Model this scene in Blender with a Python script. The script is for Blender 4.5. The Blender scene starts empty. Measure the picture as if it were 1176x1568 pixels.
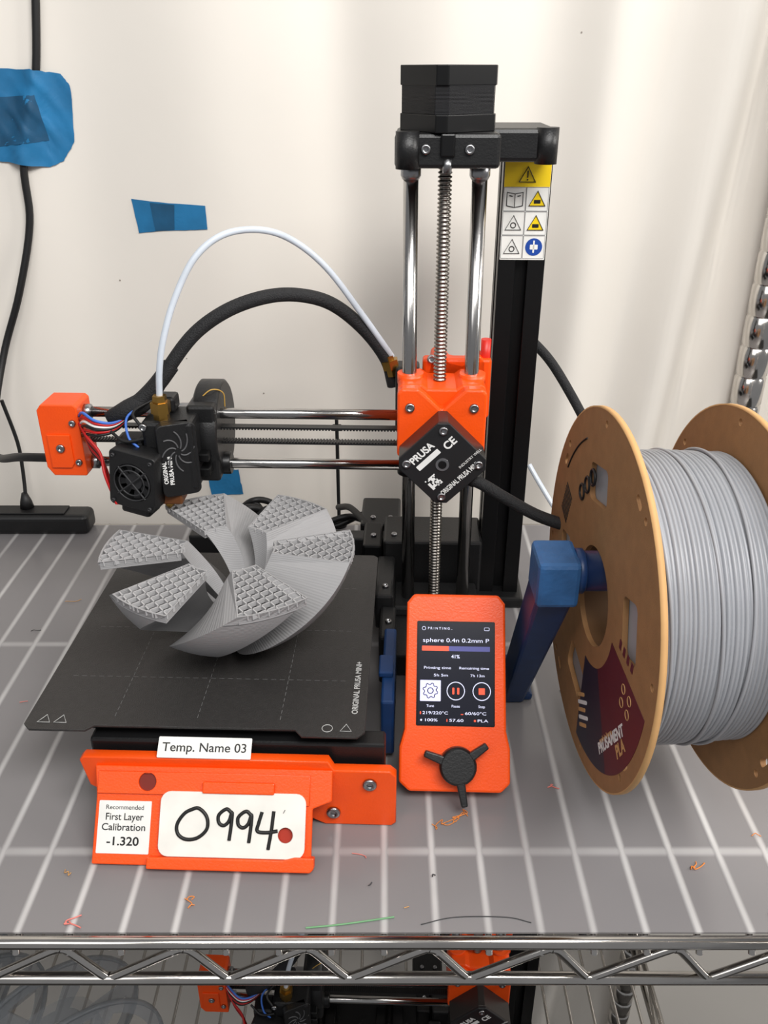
import bpy, math, random
from mathutils import Vector as V, Matrix
random.seed(4)
MM=0.001; ZS=1.0
rad=math.radians
C=bpy.context.scene.collection

# ------------------------------------------------------------ materials
def lin(c):
    r=[]
    for x in c[:3]:
        x=x/255
        r.append(x/12.92 if x<=0.04045 else ((x+0.055)/1.055)**2.4)
    return (*r,1)
MATS={}
def mat(name,col,rough=.5,metal=0,var=.06,vscale=60,bump=0,bscale=400,emit=0,coat=0,spec=.5,alpha=1,trans=0):
    if name in MATS: return MATS[name]
    m=bpy.data.materials.new(name); m.use_nodes=True
    nt=m.node_tree; N=nt.nodes; L=nt.links
    b=N['Principled BSDF']
    c=lin(col)
    tc=N.new('ShaderNodeTexCoord')
    no=N.new('ShaderNodeTexNoise'); no.inputs['Scale'].default_value=vscale; no.inputs['Detail'].default_value=3
    L.new(tc.outputs['Object'],no.inputs['Vector'])
    rp=N.new('ShaderNodeValToRGB')
    rp.color_ramp.elements[0].position=.3; rp.color_ramp.elements[1].position=.7
    rp.color_ramp.elements[0].color=(*[x*(1-var) for x in c[:3]],1)
    rp.color_ramp.elements[1].color=(*[min(1,x*(1+var)) for x in c[:3]],1)
    L.new(no.outputs['Fac'],rp.inputs['Fac']); L.new(rp.outputs['Color'],b.inputs['Base Color'])
    b.inputs['Roughness'].default_value=rough; b.inputs['Metallic'].default_value=metal
    b.inputs['Specular IOR Level'].default_value=spec
    b.inputs['Coat Weight'].default_value=coat
    b.inputs['Alpha'].default_value=alpha
    b.inputs['Transmission Weight'].default_value=trans
    if emit:
        b.inputs['Emission Color'].default_value=c; b.inputs['Emission Strength'].default_value=emit
    if bump:
        n2=N.new('ShaderNodeTexNoise'); n2.inputs['Scale'].default_value=bscale; n2.inputs['Detail'].default_value=4
        L.new(tc.outputs['Object'],n2.inputs['Vector'])
        bp=N.new('ShaderNodeBump'); bp.inputs['Strength'].default_value=bump; bp.inputs['Distance'].default_value=.001
        L.new(n2.outputs['Fac'],bp.inputs['Height']); L.new(bp.outputs['Normal'],b.inputs['Normal'])
    MATS[name]=m; return m

def wave_bump(m,scale,axis='Z',strength=.4,dist=.0003):
    nt=m.node_tree; N=nt.nodes; L=nt.links
    b=N['Principled BSDF']; tc=[n for n in N if n.type=='TEX_COORD'][0]
    w=N.new('ShaderNodeTexWave'); w.bands_direction=axis; w.inputs['Scale'].default_value=scale
    L.new(tc.outputs['Object'],w.inputs['Vector'])
    bp=N.new('ShaderNodeBump'); bp.inputs['Strength'].default_value=strength; bp.inputs['Distance'].default_value=dist
    L.new(w.outputs['Fac'],bp.inputs['Height']); L.new(bp.outputs['Normal'],b.inputs['Normal'])

ORANGE=mat('orange_petg',(255,84,10),.38,bump=.15,bscale=900)
BLACKP=mat('black_plastic',(20,20,21),.42,bump=.15,bscale=900)
BLACKM=mat('black_motor_metal',(15,15,16),.35,metal=.3)
LAMIN=mat('motor_laminations',(34,34,36),.45,metal=.6); wave_bump(LAMIN,500,'Z',.6,.0003)
PLATEB=mat('black_label_plate',(24,24,26),.5)
ALU=mat('black_anodised_extrusion',(18,18,19),.35,metal=.4)
STEEL=mat('polished_steel_rod',(182,180,178),.17,metal=1)
SCREW=mat('screw_steel',(165,165,167),.28,metal=1)
CHROME=mat('chrome_wire',(205,201,196),.15,metal=1)
THREAD=mat('leadscrew_steel',(145,140,134),.3,metal=1)
BRASS=mat('brass',(186,146,76),.3,metal=1)
WHITE=mat('white_paint',(236,236,234),.5)
LABELW=mat('white_label_paper',(238,237,232),.55)
TAGW=mat('white_tag_plastic',(238,235,227),.35)
INK=mat('black_ink',(18,18,18),.5)
YELLOW=mat('yellow_label',(255,214,10),.5)
BLUEL=mat('blue_label_disc',(20,70,160),.5)
SHEET=mat('textured_steel_sheet',(48,46,45),.48,metal=.0,bump=.5,bscale=1500,var=.1,vscale=300)
SHEETEDGE=mat('sheet_marking',(190,190,188),.6)
SLEEVE=mat('braided_sleeve',(26,26,28),.7,bump=.8,bscale=1200)
PTFE=mat('ptfe_tube',(216,224,234),.3,alpha=.85,coat=.3)
CABLE=mat('black_cable',(18,18,19),.5)
REDW=mat('red_wire',(190,20,20),.45)
BLUEW=mat('blue_wire',(60,110,200),.45)
GREYP=mat('grey_pla',(156,155,156),.62,bump=0,var=.02); wave_bump(GREYP,300,'Z',.3,.0003)
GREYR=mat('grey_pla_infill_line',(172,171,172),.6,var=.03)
GREYF=mat('grey_pla_cavity_shade',(84,83,85),.8)  # same grey plastic, shade of the infill cavities put into its colour
FILA=mat('grey_filament',(156,158,163),.4,var=.03)
CARD=mat('cardboard_flange',(158,116,74),.7,var=.08,vscale=120,bump=.15,bscale=1500)
CARDE=mat('cardboard_edge',(204,158,104),.7)
MAROON=mat('maroon_sticker',(88,24,38),.45)
NAVY=mat('navy_sticker',(40,32,50),.45)
BLUEP=mat('blue_pla',(18,50,94),.42,var=.15,vscale=90)
TAPE=mat('blue_painters_tape',(28,112,162),.6,var=.14,vscale=40,bump=.5,bscale=60)
TAPE2=mat('blue_painters_tape_dark',(18,78,114),.6,var=.2,vscale=60,bump=.4,bscale=60)  # darker blue for the inner patches of the tape
SCR=mat('lcd_panel',(16,18,32),.25,emit=.25)
def em(n,c,s=.8): return mat(n,c,.4,emit=s,var=0)
UIW=em('ui_white',(215,218,245),.6); UIR=em('ui_orange',(228,80,50),.6); UIB=em('ui_blue',(74,76,140),.3); UIL=em('ui_lavender',(200,200,240),.6)
KAPTON=mat('heater_block_sock',(110,66,35),.5,metal=.3)
CLEAR=mat('clear_plastic',(170,175,180),.2,alpha=.4)
DGREY=mat('dark_grey_plastic',(46,46,48),.5)

# ------------------------------------------------------------ helpers
class G:
    def __init__(s,name,o=(0,0,0),rot=0,off=(0,0,0)):
        s.o=V(o); e=bpy.data.objects.new(name,None); C.objects.link(e)
        e.location=(V(o)+V(off))*MM+V((0,0,ZS)); e.rotation_euler=(0,0,rad(rot)); e.empty_display_size=.02
        s.e=e
    def add(s,name,data,m=None,mtx=None):
        ob=bpy.data.objects.new(name,data); C.objects.link(ob); ob.parent=s.e
        if m: data.materials.append(m)
        if mtx is not None: ob.matrix_basis=mtx
        return ob
    def fm(s,f,x=0,y=0,z=0,rot=0):
        t=f@V((x,y,z)); m=f.to_3x3().to_4x4(); m=m@Matrix.Rotation(rad(rot),4,'Z')
        m.translation=(t-s.o)*MM
        return m
def frame(o,u,n):
    u=V(u).normalized(); n=V(n).normalized(); v=n.cross(u)
    m=Matrix((u,v,n)).transposed().to_4x4(); m.translation=V(o); return m

def mesh(g,name,verts,faces,m,smooth=None,bev=0,seg=2):
    me=bpy.data.meshes.new(name)
    me.from_pydata([((V(v)-g.o)*MM) for v in verts],[],faces)
    if smooth:
        for i,p in enumerate(me.polygons): p.use_smooth = True if smooth is True else smooth(i)
    me.update()
    ob=g.add(name,me,m)
    if bev:
        b=ob.modifiers.new('bev','BEVEL'); b.width=bev*MM; b.segments=seg; b.limit_method='ANGLE'; b.angle_limit=rad(40)
    return ob
BF=[(0,3,2,1),(4,5,6,7),(0,1,5,4),(1,2,6,5),(2,3,7,6),(3,0,4,7)]
def box(g,name,x0,x1,y0,y1,z0,z1,m,bev=.8,R=None,seg=2):
    c=V(((x0+x1)/2,(y0+y1)/2,(z0+z1)/2))
    vs=[V(p) for p in [(x0,y0,z0),(x1,y0,z0),(x1,y1,z0),(x0,y1,z0),(x0,y0,z1),(x1,y0,z1),(x1,y1,z1),(x0,y1,z1)]]
    if R is not None: vs=[c+R@(v-c) for v in vs]
    return mesh(g,name,vs,BF,m,bev=bev,seg=seg)
def hull8(g,name,b4,t4,m,bev=.8):
    return mesh(g,name,list(b4)+list(t4),BF,m,bev=bev)
def basis(d):
    d=V(d).normalized(); a=V((0,0,1)) if abs(d.z)<.9 else V((1,0,0))
    u=d.cross(a).normalized(); return d,u,d.cross(u)
def lathe(g,name,p0,d,prof,m,seg=32,caps=True,smooth=True):
    d,u,w=basis(d); p0=V(p0); vs=[];fs=[]
    for h,r in prof:
        for k in range(seg):
            a=2*math.pi*k/seg; vs.append(p0+d*h+(u*math.cos(a)+w*math.sin(a))*r)
    n=len(prof)
    for i in range(n-1):
        for k in range(seg):
            k2=(k+1)%seg; fs.append((i*seg+k,i*seg+k2,(i+1)*seg+k2,(i+1)*seg+k))
    ns=len(fs)
    if caps:
        fs.append(tuple(reversed(range(seg)))); fs.append(tuple((n-1)*seg+k for k in range(seg)))
    return mesh(g,name,vs,fs,m,smooth=(lambda i:i<ns) if smooth else None)
def cyl(g,name,p0,p1,r,m,r2=None,seg=28,smooth=True):
    p0=V(p0);p1=V(p1); L=(p1-p0).length
    return lathe(g,name,p0,p1-p0,[(0,r),(L,r if r2 is None else r2)],m,seg,smooth=smooth)
def prism(g,name,poly,f,z0,z1,m,bev=.5):
    n=len(poly); vs=[f@V((x,y,z0)) for x,y in poly]+[f@V((x,y,z1)) for x,y in poly]
    fs=[tuple(reversed(range(n))),tuple(range(n,2*n))]+[(i,(i+1)%n,n+(i+1)%n,n+i) for i in range(n)]
    return mesh(g,name,vs,fs,m,bev=bev)
def plate(g,name,outer,holes,f,z0,z1,m,bev=0):
    cu=bpy.data.curves.new(name,'CURVE'); cu.dimensions='2D'; cu.fill_mode='BOTH'
    for pl in [outer]+holes:
        s=cu.splines.new('POLY'); s.points.add(len(pl)-1); s.use_cyclic_u=True
        for p,(x,y) in zip(s.points,pl): p.co=(x*MM,y*MM,0,1)
    cu.extrude=(z1-z0)/2*MM
    if bev: cu.bevel_depth=bev*MM; cu.bevel_resolution=1; cu.extrude-=bev*MM
    return g.add(name,cu,m,g.fm(f,0,0,(z0+z1)/2))
def circ(cx,cy,r,n=32,a0=0,a1=360):
    full=abs(a1-a0)>=360
    k=n if full else n+1
    return [(cx+r*math.cos(rad(a0+(a1-a0)*i/n)),cy+r*math.sin(rad(a0+(a1-a0)*i/n))) for i in range(k)]
def rrect(x0,y0,x1,y1,r,n=5):
    p=[]
    for cx,cy,a in ((x1-r,y1-r,0),(x0+r,y1-r,90),(x0+r,y0+r,180),(x1-r,y0+r,270)):
        p+= [(cx+r*math.cos(rad(a+90*i/n)),cy+r*math.sin(rad(a+90*i/n))) for i in range(n+1)]
    return p
def rotp(pl,a,cx=0,cy=0):
    c,s=math.cos(rad(a)),math.sin(rad(a)); return [(cx+c*x-s*y,cy+s*x+c*y) for x,y in pl]
def crom(pts,k=8):
    P=[V(p) for p in pts]; P=[2*P[0]-P[1]]+P+[2*P[-1]-P[-2]]; out=[]
    for i in range(1,len(P)-2):
        a,b,c,d=P[i-1:i+3]
        for j in range(k):
            t=j/k; out.append(.5*((2*b)+(c-a)*t+(2*a-5*b+4*c-d)*t*t+(3*b-a-3*c+d)*t**3))
    out.append(P[-2]); return out
def tube(g,name,lists,r,m,smooth=True,f=None,k=8,cyc=False):
    if not isinstance(lists[0][0],(tuple,list,V)): lists=[lists]
    cu=bpy.data.curves.new(name,'CURVE'); cu.dimensions='3D'; cu.bevel_depth=r*MM; cu.bevel_resolution=4; cu.use_fill_caps=True
    for pts in lists:
        if f is not None: pts=[f@V((p[0],p[1],p[2] if len(p)>2 else 0)) for p in pts]
        q=crom(pts,k) if smooth and len(pts)>2 else [V(p) for p in pts]
        s=cu.splines.new('POLY'); s.points.add(len(q)-1); s.use_cyclic_u=cyc
        for p,v in zip(s.points,q): p.co=(*((v-g.o)*MM),1)
        s.use_smooth=True
    return g.add(name,cu,m)
def text(g,name,s,f,x,y,size,m,align='LEFT',rot=0,fit=None,z=.12,bold=0):
    cu=bpy.data.curves.new(name,'FONT'); cu.body=s; cu.size=size*MM; cu.align_x=align; cu.align_y='CENTER'
    cu.extrude=.04*MM; cu.offset=bold*MM
    ob=g.add(name,cu,m,g.fm(f,x,y,z,rot))
    if fit:
        bpy.context.view_layer.update(); w=ob.dimensions.x
        if w>0:
            k=fit*MM/w; ob.scale=(k,ob.scale[1],1)
    return ob
def screw(g,name,p,n,r=2.6,m=None):
    d=V(n).normalized(); p=V(p)
    lathe(g,name,p,d,[(0,r),(1.2,r),(1.7,r*.85),(1.7,r*.45),(.7,r*.42)],m or SCREW,seg=20)

Z=V((0,0,1))
# ------------------------------------------------------------ room
def wally(x,z):
    w=0
    for c,a,s,k in ((-420,7,60,.02),(-245,6,45,.03),(-120,-7,50,-.04),(-25,9,30,-.03),(40,-6,34,.02),(112,8,26,.05),(160,-9,20,.04),(205,9,17,.06),(240,-10,13,.09),(268,14,12,.10),(302,-14,12,.10),(335,14,14,.1),(400,-8,30,.1)):
        w+=a*math.exp(-((x-c-k*(z-150))/s)**2)
    return 714+w
def wall_back():
    nx=500;nz=24;x0=-1400;x1=900;z0=-1000;z1=1500
    g=G('wall_back')
    vs=[];fs=[]
    for j in range(nz+1):
        for i in range(nx+1):
            x=x0+(x1-x0)*i/nx; z=z0+(z1-z0)*j/nz; vs.append((x,wally(x,z),z))
    for j in range(nz):
        for i in range(nx):
            a=j*(nx+1)+i; fs.append((a,a+1,a+nx+2,a+nx+1))
    m=mat('painted_wall',(234,228,219),.42,var=.05,vscale=3.5,bump=.3,bscale=22)
    mesh(g,'painted_panel',vs,fs,m,smooth=True)
    mk=mat('wall_scuff',(150,141,132),.7)
    for x,z,r in ((145,395,.8),(-255,350,.9),(-105,120,.8),(-220,215,.9),(-170,150,.7)):
        y=wally(x,z); lathe(g,'scuff_mark',(x,y-.3,z),(0,1,0),[(0,r*.8),(2,r)],mk,seg=10)
wall_back()
gf=G('floor'); box(gf,'floor_slab',-1400,900,-900,760,-1020,-1000,mat('dark_floor',(52,50,48),.6,vscale=6,var=.2),0)

# ------------------------------------------------------------ shelf unit
MATM=bpy.data.materials.new('frosted_shelf_liner'); MATM.use_nodes=True
nt=MATM.node_tree;N=nt.nodes;L=nt.links;b=N['Principled BSDF']
tc=N.new('ShaderNodeTexCoord'); sx=N.new('ShaderNodeSeparateXYZ'); L.new(tc.outputs['Object'],sx.inputs[0])
def stripe(sock,period,width,soft,phase=0):
    a=N.new('ShaderNodeMath');a.operation='ADD';a.inputs[1].default_value=phase+period*1000; L.new(sock,a.inputs[0])
    p=N.new('ShaderNodeMath');p.operation='PINGPONG';p.inputs[1].default_value=period/2; L.new(a.outputs[0],p.inputs[0])
    r=N.new('ShaderNodeMapRange'); r.interpolation_type='SMOOTHSTEP'
    r.inputs['From Min'].default_value=width; r.inputs['From Max'].default_value=width+soft
    r.inputs['To Min'].default_value=1; r.inputs['To Max'].default_value=0
    L.new(p.outputs[0],r.inputs['Value']); return r.outputs['Result']
s1=stripe(sx.outputs['X'],.0254,.0003,.0024)
s2=stripe(sx.outputs['Y'],.1850,.0006,.0035,-.3200)
mxm=N.new('ShaderNodeMath'); mxm.operation='MAXIMUM'; L.new(s1,mxm.inputs[0])
ms=N.new('ShaderNodeMath'); ms.operation='MULTIPLY'; ms.inputs[1].default_value=.6; L.new(s2,ms.inputs[0]); L.new(ms.outputs[0],mxm.inputs[1])
no=N.new('ShaderNodeTexNoise'); no.inputs['Scale'].default_value=9; no.inputs['Detail'].default_value=4; L.new(tc.outputs['Object'],no.inputs['Vector'])
mm=N.new('ShaderNodeMapRange'); mm.inputs['From Min'].default_value=.35; mm.inputs['From Max'].default_value=.65; mm.inputs['To Min'].default_value=.4; mm.inputs['To Max'].default_value=1
L.new(no.outputs['Fac'],mm.inputs['Value'])
m3=N.new('ShaderNodeMath'); m3.operation='MULTIPLY'; L.new(mm.outputs[0],m3.inputs[0]); L.new(mxm.outputs[0],m3.inputs[1])
mix=N.new('ShaderNodeMix'); mix.data_type='RGBA'; mix.inputs['A'].default_value=lin((132,129,130)); mix.inputs['B'].default_value=lin((206,204,203))
L.new(m3.outputs[0],mix.inputs['Factor']); L.new(mix.outputs['Result'],b.inputs['Base Color'])
b.inputs['Roughness'].default_value=.24; b.inputs['Alpha'].default_value=.94
n2=N.new('ShaderNodeTexNoise'); n2.inputs['Scale'].default_value=14; L.new(tc.outputs['Object'],n2.inputs['Vector'])
ad=N.new('ShaderNodeMath'); ad.operation='MULTIPLY_ADD'; ad.inputs[1].default_value=.35; L.new(s1,ad.inputs[0]); L.new(n2.outputs['Fac'],ad.inputs[2])
bp=N.new('ShaderNodeBump'); bp.inputs['Strength'].default_value=.35; bp.inputs['Distance'].default_value=.003; L.new(ad.outputs[0],bp.inputs['Height']); L.new(bp.outputs['Normal'],b.inputs['Normal'])
def shelf(zz,name='wire_shelf',liner=True):
    g=G(name,off=(0,0,zz)); x0,x1,y0,y1=-620,300,268,694
    if liner: box(g,'frosted_liner',x0+8,x1-6,y0+4,y1-6,-1.2,0,MATM,0)
    wires=[]
    k=math.ceil(x0/25.4)
    while k*25.4<x1:
        x=k*25.4; wires.append([(x,y0-1,-9),(x,y0+1,-4.5),(x,y0+6,-3.2),(x,y1,-3.2)]); k+=1
    tube(g,'deck_wires',wires,1.7,CHROME,smooth=False)
    for y,z,r in ((y0,-2.2,3.2),(y0,-29,3.2),(y1,-6,3.5),(y1,-30,3.5)):
        cyl(g,'edge_rod',(x0,y,z),(x1,y,z),r,CHROME)
    for y in (320,505): cyl(g,'cross_rod',(x0,y,-8),(x1,y,-8),3,CHROME)
    for yy in (y0,y1):
        pts=[];x=-612
        while x<x1-50:
            pts+=[(x,yy,-27.5),(x+3,yy,-28),(x+36,yy,-8),(x+41,yy,-6.5),(x+45,yy,-9)]; x+=59.3
        tube(g,'truss_zigzag',pts,2.3,CHROME,k=4)
    for xx in (x0,x1):
        for z in (-2.5,-29): cyl(g,'side_rod',(xx,y0,z),(xx,y1,z),3.2,CHROME)
        pts=[];y=y0
        while y<y1-30: pts+=[(xx,y,-27),(xx,y+40,-6)]; y+=60
        tube(g,'side_zigzag',pts,2.3,CHROME,smooth=False)
    for xx,yy in ((x1+9,y1-4),(x0-9,y1-4),(x1+9,y0+4),(x0-9,y0+4)):
        lathe(g,'corner_collar',(xx,yy,-34),Z,[(0,17),(38,15.5)],CHROME)
    return g
shelf(0); shelf(-542,liner=False)
gp=G('shelf_post_set')
for xx,yy in ((309,690),(-629,690),(309,272),(-629,272)):
    prof=[];z=0
    while z<1850:
        prof+=[(z,12.7),(z+22.6,12.7),(z+23.2,11.9),(z+24.8,11.9)]; z+=25.4
    lathe(gp,'grooved_post',(xx,yy,-999),Z,prof,CHROME,seg=28)

# ------------------------------------------------------------ printer
def printer(off=(0,0,0)):
    g=G('desktop_3d_printer',o=(-50,450,0),rot=-1.85,off=off)
    # ---- base
    box(g,'base_front_beam',-156,4,348,360,8,50,BLACKP,1.5)
    box(g,'y_rail_left',-132,-104,356,585,4,36,BLACKM,1)
    box(g,'y_rail_right',-62,-34,356,585,4,36,BLACKM,1)
    for x in (-118,-48):
        cyl(g,'y_smooth_rod',(x,362,42),(x,585,42),4,STEEL)
    box(g,'base_rear_beam',-156,2,574,588,0,50,BLACKP,1.5)
    box(g,'y_carriage',-150,-20,400,500,44,50,BLACKM,1)
    for x in (-150,-4):
        for y in (352,580): cyl(g,'rubber_foot',(x,y,0),(x,y,10),6,BLACKP)
    # ---- heated bed and sheet
    box(g,'heated_bed',-184,-12,354,529,51.5,57.5,BLACKM,1)
    out=[(-190,349),(-186,345),(-156,345),(-152,349),(-44,349),(-40,344),(-11,344),(-7,348),(-7,530),(-10,533),(-187,533),(-190,530)]
    F=frame((0,0,0),(1,0,0),(0,0,1))
    plate(g,'spring_steel_sheet',out,[],F,57.6,59,SHEET,.15)
    dv=[];df=[]
    def quad(x0,y0,x1,y1):
        i=len(dv); dv.extend([(x0,y0,59.08),(x1,y0,59.08),(x1,y1,59.08),(x0,y1,59.08)]); df.append((i,i+1,i+2,i+3))
    for yy in (390,439,488):
        x=-178
        while x<-20: quad(x,yy-.12,x+3,yy+.12); x+=5
    for xx in (-143,-98,-53):
        y=356
        while y<525: quad(xx-.12,y,xx+.12,y+3); y+=5
    mesh(g,'sheet_grid_marks',dv,df,mat('sheet_grid_grey',(120,120,120),.6))
    FS=frame((0,0,59.02),(1,0,0),(0,0,1))
    text(g,'sheet_brand_text','ORIGINAL PRUSA MINI+',FS,-13,385,4.6,SHEETEDGE,'CENTER',90,fit=46,bold=.06)
    for cx in (-180,-171):
        tri=[(cx-3.4,350),(cx+3.4,350),(cx,356)]
        tube(g,'warning_triangle',[[(a,b_,59.2) for a,b_ in tri]],.22,SHEETEDGE,smooth=False,cyc=True)
    tube(g,'warning_ring',[[(a,b_,59.2) for a,b_ in circ(-27,350,2.8,16)]],.2,SHEETEDGE,smooth=False,cyc=True)
    tube(g,'warning_triangle',[[(-20,348,59.2),(-14,348,59.2),(-17,353.5,59.2)]],.22,SHEETEDGE,smooth=False,cyc=True)
    # ---- name label on beam
    FF=frame((-92,343.4,50.3),(1,0,0),(0,-.6,.8))
    plate(g,'name_label',rrect(-25,-6,25,5,.6),[],FF,-.2,.3,LABELW)
    text(g,'name_label_text','Temp. Name 03',FF,0,-.6,6.6,INK,'CENTER',fit=45,z=.4,bold=.05)
    # ---- orange front plate
    FP=frame((2.5,345,0),(1,0,0),(0,-1,0))
    pl=[(-159,45),(-29,45),(-26,39),(4,39),(7,36),(7,3),(5,1),(-31,1),(-40,6),(-150,6),(-152,22),(-158,26),(-161,43)]
    plate(g,'orange_front_plate',pl,[],FP,0,6,ORANGE,.7)
    screw(g,'plate_screw',(-4,338.8,31),(0,-1,0),3.8); screw(g,'plate_screw',(-24,338.8,10),(0,-1,0),3.8)
    # slanted tag holder
    top=V((2.5,338,41)); bot=V((2.5,307,2)); d=(top-bot); Ls=d.length
    FT=frame(bot,(1,0,0),V((1,0,0)).cross(d))
    prism(g,'tag_holder_plate',[(-151,0),(-118,0),(-117,-1),(-37,-1),(-36,6),(-36,30),(-26,34),(-26,Ls),(-153,Ls),(-151,34)],FT,-3,0,ORANGE,.8)
    plate(g,'holder_upper_panel',[(-150,36),(-104,36),(-104,32),(-38,32),(-38,Ls-3),(-150,Ls-3)],[circ(-124,42,5,24)],FT,-.5,1.6,ORANGE,.3)
    prism(g,'holder_clip',[(-94,37),(-56,37),(-56,43),(-94,43)],FT,.5,4.5,ORANGE,.8)
    prism(g,'holder_lip',[(-121,-1),(-36,-1),(-34,1),(-34,6.5),(-44,6.5),(-50,5),(-121,5)],FT,-2,4.5,ORANGE,.8)
    cyl(g,'holder_hole_floor',FT@V((-124,42,-.5)),FT@V((-124,42,.3)),4.9,mat('hole_orange_shade',(120,28,8),.6))  # orange disc coloured darker to stand for shade inside the hole
    plate(g,'calibration_sticker',rrect(-149,5.5,-121.2,32,.5),[],FT,.1,.4,LABELW)
    text(g,'sticker_text','Recommended',FT,-135.2,28.6,3.2,INK,'CENTER',fit=20,z=.5)
    text(g,'sticker_text','First Layer',FT,-135.2,23.8,5,INK,'CENTER',fit=20,z=.5,bold=.04)
    text(g,'sticker_text','Calibration',FT,-135.2,18.6,5,INK,'CENTER',fit=23,z=.5,bold=.04)
    text(g,'sticker_text','-1.320',FT,-135.2,11.5,6,INK,'CENTER',fit=17,z=.5,bold=.1)
    X0=-115.5
    plate(g,'number_tag',rrect(X0,5.5,X0+76,37.5,5),[circ(X0+66,17,4.2,24)],FT,1.5,3.2,TAGW,.3)
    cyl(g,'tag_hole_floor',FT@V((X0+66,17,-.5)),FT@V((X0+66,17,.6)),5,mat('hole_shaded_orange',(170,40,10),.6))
    st=[]; zz=3.3; Y0=6
    def S(p): st.append([(X0+a,Y0+c,zz) for a,c in p])
    S([(18,23.5),(13,21),(9.3,15.5),(10,10.5),(14.5,8),(20.5,9),(25,13.5),(24.5,19.5),(20,23.6),(15.5,22.6)])
    def nine(x,y): S([(x+a,y+c) for a,c in [(4,8.2),(1.2,10),(-2.6,7),(-2.4,3.2),(.2,1.8),(2.8,4),(4.2,8.4),(4.2,3),(3.4,-5.5)]])
    nine(33.5,13.5); nine(43.8,12.6)
    S([(53.5,22.5),(52,17),(51.4,13),(56,12.3),(62,13.2)]); S([(59.6,23),(58.8,14),(57.4,4)])
    S([(65,23),(65.2,22.9)])
    tube(g,'tag_handwriting',st,.95,INK,f=FT)
    # ---- LCD controller
    n=V((0,-.817,.576)); FL=frame((43,356,9),(1,0,0),n)
    pl=[(-26,0),(26,0),(31.2,5),(31.2,24),(29,34),(28.4,106),(24.5,111),(-24.5,111),(-28.4,106),(-29,34),(-31.8,24),(-31.8,5)]
    prism(g,'lcd_housing',pl,FL,-12,0,ORANGE,1.4)
    prism(g,'lcd_rear_case',[(-24,18),(24,18),(24,100),(-24,100)],FL,-30,-12,BLACKP,1)
    prism(g,'lcd_support',[(-22,30),(22,30),(22,70),(-22,70)],frame((43,400,0),(1,0,0),(0,0,1)),0,30,BLACKP,1)
    plate(g,'lcd_bezel',rrect(-22.4,36.4,22.4,95.6,.8),[],FL,.0,.3,mat('lcd_bezel_black',(12,12,14),.25))
    plate(g,'lcd_screen',rrect(-21.5,37.2,21.5,94.6,.3),[],FL,.3,.45,SCR)
    def T(s,x,y,sz,m=UIW,al='CENTER',fit=None,bold=0): text(g,'ui_text',s,FL,x-21.5,y+37.2,sz,m,al,fit=fit,z=.5,bold=bold)
    T('P R I N T I N G ..',5.2,54.2,2,al='LEFT',fit=14)
    tube(g,'ui_ring',[[(a-21.5,b_+37.2,.5) for a,b_ in circ(3,54.2,1,16)]],.12,UIW,smooth=False,f=FL,cyc=True)
    tube(g,'ui_usb',[[(a-21.5,b_+37.2,.5) for a,b_ in rrect(37.8,53.4,40.6,55,.3)]],.12,UIW,smooth=False,f=FL,cyc=True)
    T('sphere 0.4n 0.2mm P',21.5,47.4,3.2,fit=38)
    def R(name,x0,y0,x1,y1,m,z=.5,r=.3): plate(g,name,rrect(x0-21.5,y0+37.2,x1-21.5,y1+37.2,r),[],FL,z,z+.06,m)
    R('ui_progress_done',2,41.4,17.5,44.2,UIR); R('ui_progress_left',17.5,41.4,41,44.2,UIB)
    T('41%',21.3,38.2,2.9,bold=.02)
    T('Printing time',11,31.8,2.1,fit=15.5); T('Remaining time',32,31.8,2.1,fit=17)
    T('5h 5m',13,27.6,2.1,fit=8); T('7h 13m',34,27.6,2.1,fit=8)
    R('ui_tune_button',1.2,13,13,24.8,UIL,r=.4)
    gear=[]
    for i in range(32):
        a=2*math.pi*i/32; r=4.3 if (i//2)%2 else 3.4
        gear.append((7.1-21.5+r*math.cos(a),18.9+37.2+r*math.sin(a),.6))
    tube(g,'ui_gear',[gear],.25,mat('ui_dark',(30,30,70),.4),smooth=False,f=FL,cyc=True)
    tube(g,'ui_gear_hub',[[(a-21.5,b_+37.2,.6) for a,b_ in circ(7.1,18.9,1.6,16)]],.25,MATS['ui_dark'],smooth=False,f=FL,cyc=True)
    for cx in (21.6,36.4):
        tube(g,'ui_button_ring',[[(a-21.5,b_+37.2,.5) for a,b_ in circ(cx,18.9,5,28)]],.25,UIW,smooth=False,f=FL,cyc=True)
    R('ui_pause',19.6,17,20.8,20.8,UIR); R('ui_pause',22.4,17,23.6,20.8,UIR); R('ui_stop',34.6,17.1,38.2,20.7,UIR)
    T('Tune',7.1,10.3,2.1); T('Pause',21.6,10.3,2.1); T('Stop',36.4,10.3,2.1)
    T('219/220°C',10,6.4,2.3,fit=14.5); T('60/60°C',33,6.4,2.3,fit=12)
    T('100%',7.5,2.4,2.2,fit=7); T('57.60',22,2.4,2.2,fit=8); T('PLA',37,2.4,2.2,fit=6)
    R('ui_icon',1.2,5.6,1.9,7.2,UIR); R('ui_icon',24.5,5.6,26,6.1,UIR); R('ui_icon',1.5,1.9,2.5,2.9,UIW); R('ui_icon',16.4,1.6,17,3.2,UIR); R('ui_icon',32,1.8,33.2,3,UIR)
    # knob
    kc=(1.2,15.4)
    lathe(g,'control_knob',FL@V((kc[0],kc[1],0)),n,[(0,9),(2,10.4),(9,10.4),(10.5,9)],BLACKP,seg=36)
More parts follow.
